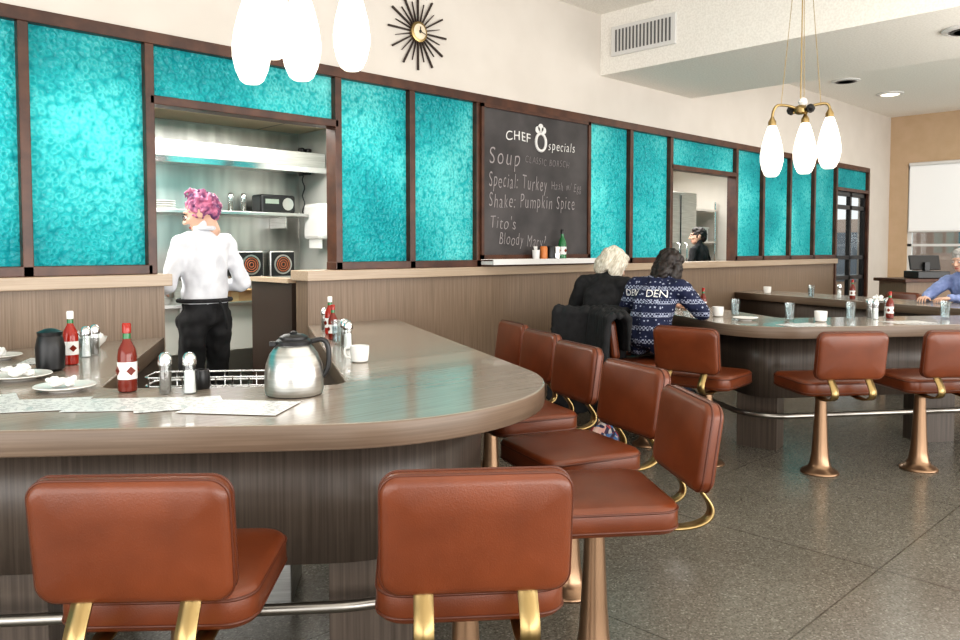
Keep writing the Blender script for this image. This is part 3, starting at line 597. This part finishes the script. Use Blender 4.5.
def person(name,loc,face,J,st,cl,hairb,hairm,hair_disp,head_yaw=0,head_pitch=0,skin='skin',scale=1,curl=.5,arm=.048,leg=.082,extra=None,neck_r=.050,head_roll=0,browm=None):
    e=empty(name,loc,(face-90)*D2R); e.scale=(scale,)*3
    V={k:Vector(v) for k,v in J.items()}
    B=station_blobs(st)
    segs=[]
    for s in ('L','R'):
        sg=-1 if s=='L' else 1
        S,E,W,H,K,A,T_=[V[k+s] for k in ('sh','el','wr','hip','kn','an','toe')]
        B+=cap(V['neck']+Vector((sg*.03,0,-.02)),.045,S+Vector((0,0,.012)),arm*.85)
        B+=cap(V['chest']+Vector((sg*.05,0,.03)),.07,S,arm*1.1)+cap(S,arm*1.12,E,arm*.9)+cap(E,arm*.88,W,arm*.6)
        B+=cap(H,leg*1.12,K,leg*.78)+cap(K,leg*.76,A,leg*.48)+cap(A-Vector((0,.02,.02)),.038,T_,.030)
        segs+=[(S,E,1),(E,W,1),(H,K,2),(K,A,2),(A-Vector((0,.03,.03)),T_,3)]
    B+=cap(V['neck'],neck_r,V['neck'].lerp(V['head'],.6),neck_r*.95)
    segs+=[(Vector(st[i][0]),Vector(st[i+1][0]),0) for i in range(len(st)-1)]+[(V['neck']+(V['head']-V['neck'])*.35,V['head'],4),(V['chest'],V['shL'],0),(V['chest'],V['shR'],0),(V['neck'],V['shR'],0),(V['neck'],V['shL'],0)]
    if extra: B+=extra
    me=remesh(B,.012,3); wrinkle(me,.012,14); wrinkle(me,.008,30,(1,1,.6))
    mats=[M[cl['torso']],M[cl['arm']],M[cl['leg']],M[cl['shoe']],M[skin]]
    for m in mats: me.materials.append(m)
    for p in me.polygons:
        c=p.center; best=min(segs,key=lambda s:dist_seg(c,s[0],s[1])-(.09 if s[2]==0 else .0)-(.05 if s[2]==4 else 0)); p.material_index=best[2]
        if 'waist_z' in cl and best[2]==0 and c.z<cl['waist_z']: p.material_index=2
    body=add('body',me,e,None)
    HM=Matrix.Translation(V['head'])@Matrix.Rotation(head_yaw*D2R,4,'Z')@Matrix.Rotation(-head_pitch*D2R,4,'X')@Matrix.Rotation(head_roll*D2R,4,'Y')
    hb=[((0,-.012,.022),(.076,.094,.092),None),((0,.02,-.015),(.066,.072,.075),None),((0,.045,-.065),(.045,.042,.04),None),((0,.03,-.05),(.058,.055,.05),None),((0,.085,.032),(.05,.012,.012),None)]
    hb+=cap((0,.090,.015),.009,(0,.112,-.022),.012)+[((-.012,.100,-.026),(.009,.01,.008),None),((.012,.100,-.026),(.009,.01,.008),None)]
    hb+=[((s*.077,-.005,-.005),(.010,.019,.030),None) for s in (-1,1)]+[((s*.035,.072,-.02),(.02,.018,.018),None) for s in (-1,1)]
    hb+=cap((0,-.02,-.05),.05,(0,-.03,-.11),.046)
    hm=remesh(hb,.006,2); h=add('head',hm,e,M[skin]); h.matrix_local=HM
    def sub(n,me,m): o=add(n,me,h,m); return o
    for s in (-1,1):
        sub('eye_%d'%s,remesh([((s*.031,.083,.004),(.0125,.009,.0085),None)],.002,1),M['eyew']); sub('pupil_%d'%s,remesh([((s*.031,.0905,.004),(.005,.003,.005),None)],.0012,1),M['iris'])
        sub('brow_%d'%s,tubemesh([(s*.015,.092,.024),(s*.032,.091,.029),(s*.048,.082,.023)],.0035),M[browm or hairm])
    sub('lips',remesh([((0,.087,-.055),(.022,.008,.0045),None),((0,.086,-.062),(.018,.008,.005),None)],.0025,1),M['lip'])
    hr=remesh(hairb,.0055,1); wrinkle(hr,*hair_disp); o=add('hair',hr,h,M[hairm])
    for s,k,sg in (('hand_left','L',-1),('hand_right','R',1)):
        W,E=V['wr'+k],V['el'+k]; d=(W-E).normalized(); hd=d.copy()
        if 'hd'+k in V: hd=V['hd'+k].normalized()
        up=Vector((0,0,1)) if abs(hd.z)<.9 else Vector((0,1,0)); x=hd.cross(up).normalized(); up=x.cross(hd)
        o=add(s,handmesh(curl,-sg,.95),e,M[skin]); o.matrix_local=Matrix.Translation(W+hd*.02)@Matrix((x,hd,up)).transposed().to_4x4()
    return e,h,body
std=dict(chest=(0,-.0,1.28),neck=(0,-.01,1.415),head=(0,.02,1.53),
 shL=(-.155,0,1.355),elL=(-.23,.02,1.11),wrL=(-.14,.24,1.07),shR=(.155,0,1.355),elR=(.255,-.03,1.11),wrR=(.16,.2,1.08),
 hipL=(-.085,0,.90),knL=(-.09,.02,.49),anL=(-.10,-.01,.09),toeL=(-.11,.13,.035),hipR=(.085,0,.90),knR=(.09,.02,.49),anR=(.10,-.01,.09),toeR=(.11,.13,.035))
stS=[((0,0,.90),.155,.11),((0,0,1.04),.148,.112),((0,0,1.15),.148,.112),((0,0,1.28),.150,.112),((0,-.005,1.36),.115,.078),((0,-.005,1.40),.072,.06)]
curly=[]
for i in range(260):
    a=random.uniform(0,2*math.pi); u=random.uniform(-.60,1); r=math.sqrt(max(0,1-u*u))
    c=Vector((.083*r*math.cos(a),-.022+.097*r*math.sin(a),.032+.093*u))
    if c.y>.035 and c.z<.070: continue
    curly.append((c,(random.uniform(.006,.014),)*3,None))
for k in range(13):  # loose curls pinned on top
    c0=Vector((max(-.04,min(.04,random.gauss(0,.03))),max(-.06,min(.03,random.gauss(-.01,.04))),.118+random.uniform(-.01,.02))); rr=random.uniform(.013,.021); ax=random.random()*3
    for q in range(12): curly.append((c0+Vector((rr*math.cos(q*.55)*math.cos(ax),rr*math.cos(q*.55)*math.sin(ax),rr*math.sin(q*.55)+.002*q)),(.007,)*3,None))
curly+=[((0,-.018,.034),(.079,.095,.090),None),((0,-.062,-.01),(.058,.040,.055),None)]
ck,ckh,_=person('line_cook',(2.25,4.82,0),100,std,stS,dict(torso='shirtw',arm='shirtw',leg='blackcloth',shoe='blackcloth',waist_z=1.0),curly,'pinkhair',(.008,60),head_yaw=42,head_pitch=18,skin='skin2',scale=1.07,arm=.052,neck_r=.045,browm='darkhair')
tube('apron_tie',[(math.cos(a*.35)*.162,math.sin(a*.35)*.127,1.02) for a in range(18)],.012,M['blackcloth'],ck,cyc=True)
tube('apron_strings',[(.0,-.135,1.02),(.03,-.16,.95),(.045,-.15,.85)],.008,M['blackcloth'],ck,smooth=True)
tube('shirt_collar',[(math.cos(a*.35)*.053,math.sin(a*.35)*.057-.008,1.445) for a in range(18)],.014,M['shirtw'],ck,cyc=True)
for s_ in (-1,1): tube('glasses_%d'%s_,[(s_*.031+.02*math.cos(q*.63),.098,.004+.016*math.sin(q*.63)) for q in range(10)],.0022,M['black'],ckh,cyc=True)
short=[((0,-.018,.035),(.083,.100,.095),None),((0,-.06,-.01),(.07,.055,.07),None),((0,.02,.085),(.06,.06,.04),None)]
wk,_,_=person('kitchen_worker',(9.55,5.55,0),95,std,stS,dict(torso='blackcloth',arm='blackcloth',leg='blackcloth',shoe='blackcloth'),short,'darkhair',(.008,40),head_yaw=35,scale=1.03,arm=.05)
sit=dict(chest=(0,.10,1.04),neck=(0,.155,1.165),head=(0,.225,1.285),
 shL=(-.165,.12,1.10),elL=(-.25,.20,.93),wrL=(-.10,.42,.945),shR=(.165,.12,1.10),elR=(.25,.20,.93),wrR=(.10,.42,.945),hdL=(.3,1,0),hdR=(-.3,1,0),
 hipL=(-.09,.0,.71),knL=(-.11,.40,.70),anL=(-.11,.36,.36),toeL=(-.12,.47,.315),hipR=(.09,.0,.71),knR=(.11,.40,.70),anR=(.11,.36,.36),toeR=(.12,.47,.315))
stT=[((0,-.01,.725),.165,.13),((0,.01,.83),.155,.125),((0,.05,.95),.16,.12),((0,.10,1.05),.165,.11),((0,.13,1.12),.13,.085),((0,.145,1.15),.07,.06)]
bob=[((0,-.02,.028),(.106,.122,.112),None),((-.084,-.01,-.035),(.042,.076,.082),None),((.084,-.01,-.035),(.042,.076,.082),None),((0,-.082,-.04),(.098,.062,.092),None),((0,.05,.09),(.068,.048,.035),None)]
J=dict(sit); J.update(elL=(-.27,.13,.88),wrL=(-.10,.33,.83),elR=(.26,.16,.88),wrR=(.08,.36,.83),hdL=(.5,1,-.1),hdR=(-.5,1,-.1),head=(.03,.235,1.25))
person('seated_woman',(AX,AY,0),16,J,stT,dict(torso='blackcloth',arm='blackcloth',leg='blackcloth',shoe='blackcloth'),bob,'whitehair',(.012,22),head_yaw=-40,head_pitch=30,skin='skin2',scale=1.03,arm=.066)
longh=[((0,-.02,.032),(.092,.110,.104),None),((-.074,0,-.05),(.030,.055,.10),None),((.074,0,-.05),(.030,.055,.10),None),((0,-.078,-.06),(.082,.048,.11),None),((0,.05,.085),(.06,.04,.03),None)]
J=dict(sit); J.update(head=(.03,.245,1.245),neck=(.01,.155,1.165),elL=(-.28,.17,.91),elR=(.27,.26,.93),wrL=(-.08,.46,.952),wrR=(.14,.50,.952))
sw,swh,swb=person('seated_woman',(BX,BY,0),6,J,stT,dict(torso='sweater',arm='sweater',leg='denim',shoe='blackcloth'),longh,'darkhair',(.012,30),head_yaw=-10,head_pitch=30,skin='skin',scale=1.03,arm=.068)
for nm,tx,x,z,sz in (('letters','DEN',.055,1.06,.072),('letters_left','DEN',-.15,1.06,.065)):
    me=textmesh(tx,sz,.0,'CENTER'); bm=bmesh.new(); bm.from_mesh(me); bmesh.ops.subdivide_edges(bm,edges=bm.edges[:],cuts=2); bm.to_mesh(me); bm.free()
    me.transform(Matrix.Translation((x,-.2,z))@Matrix.Rotation(90*D2R,4,'X'))
    o=add(nm,me,sw,M['paperwhite'],False); m=o.modifiers.new('w','SHRINKWRAP'); m.target=swb; m.wrap_method='PROJECT'; m.use_project_y=True; m.use_positive_direction=True; m.use_negative_direction=True; m.use_project_x=False; m.use_project_z=False; m.offset=.006; m.wrap_mode='ABOVE_SURFACE'
J=dict(sit); J.update(head=(0,.20,1.30),wrL=(-.06,.46,.945),wrR=(.14,.52,.945),elR=(.27,.28,.95))
person('seated_man',(8.85,2.15,0),164,J,stT,dict(torso='blueshirt',arm='blueshirt',leg='denim',shoe='blackcloth'),short,'greyhair',(.006,40),head_pitch=12,skin='skin2',scale=1.0,arm=.06)
# coats draped over the two stools
def coat(x,y,face,top,bot,seed):
    ce=empty('draped_coat',(x,y,0),(face-90)*D2R); B=[]
    n=26
    for i in range(n):
        t=i/(n-1)
        for k in range(15):
            xx=-.235+.0336*k
            if t<.22: yy,z=-.225,top-.22+.22*(t/.22)
            elif t<.34: yy,z=-.225-.14*(t-.22)/.12,top+.01*math.sin((t-.22)/.12*math.pi)
            else:
                u=(t-.34)/.66; yy=-.368-.035*u-.03*u*math.sin(k*.9+seed); z=top-(top-bot-.05*math.sin(k*.55+seed))*u
            B.append(((xx*(1+.18*t),yy,z),(.034,.020,.034),None))
    me=remesh(B,.011,4); wrinkle(me,.022,9,(2.2,1,.4)); add('coat',me,ce,M['blackcloth'])
coat(BX,BY,-38,.95,.32,0.5)
coat(AX,AY,26,.95,.26,2.1)
hbg=empty('handbag',(4.45,3.30,0)); me=remesh([((0,0,.11),(.17,.08,.11),None),((0,0,.07),(.18,.10,.07),None)],.012,2); wrinkle(me,.02,14)
for v_ in me.vertices: v_.co.z=max(v_.co.z,.0)
add('bag',me,hbg,M['floral']); tube('strap',[(-.12,0,.18),(-.08,.02,.26),(.08,.02,.26),(.12,0,.18)],.008,M['blackcloth'],hbg,smooth=True)
# ------------------------------------------------------------------ lights / world / camera
def area(name,loc,rot,sx,sy,p,c=(1,1,1)):
    l=bpy.data.lights.new(name,'AREA'); l.shape='RECTANGLE'; l.size=sx; l.size_y=sy; l.energy=p; l.color=c
    o=bpy.data.objects.new(name,l); COL.objects.link(o); o.location=loc; o.rotation_euler=rot; return o
area('daylight_front',(4,-4.5,1.5),(112*D2R,0,0),14,2.6,650,(1,.975,.945))
area('daylight_left',(-3.4,.5,1.5),(108*D2R,0,-90*D2R),6,2.6,165,(1,.975,.945))
area('bounce_fill',(2.5,.8,3.5),(0,0,0),5,3.5,55,(1,.94,.86))  # added soft fill in place of ceiling bounce, no fixture here
area('bounce_fill_far',(10.5,1.5,3.45),(0,0,0),5,4,80,(1,.96,.91))  # second added fill for the far side, no fixture here
area('uplight_fill',(8.6,-.5,2.2),(180*D2R,0,0),7,3.5,110,(1,.96,.90))  # unseen lamp added to brighten soffit and ceiling; there is no cove
area('kitchen_light',(2.2,5.3,2.45),(0,0,0),3.4,.7,95,(1,.97,.92))
area('kitchen_light_left',(-.4,5.5,2.45),(0,0,0),3,1,95,(1,.97,.92))
area('pantry_light',(7.8,6.2,2.6),(0,0,0),6,2,210,(1,.98,.95))
W=bpy.data.worlds.new('World'); bpy.context.scene.world=W; W.use_nodes=True
W.node_tree.nodes['Background'].inputs[0].default_value=(.97,.985,1,1); W.node_tree.nodes['Background'].inputs[1].default_value=1.05
cam=bpy.data.cameras.new('Camera'); co=bpy.data.objects.new('Camera',cam); COL.objects.link(co); bpy.context.scene.camera=co
co.location=(0,0,1.42); co.rotation_euler=((90-2.6)*D2R,0,(45.7-90)*D2R); cam.sensor_width=36; cam.lens=29.55; cam.shift_y=-.0375; cam.clip_start=.05
vs=bpy.context.scene.view_settings; vs.view_transform='Standard'; vs.exposure=-.02
try: vs.look='Medium High Contrast'
except Exception: vs.look='None'
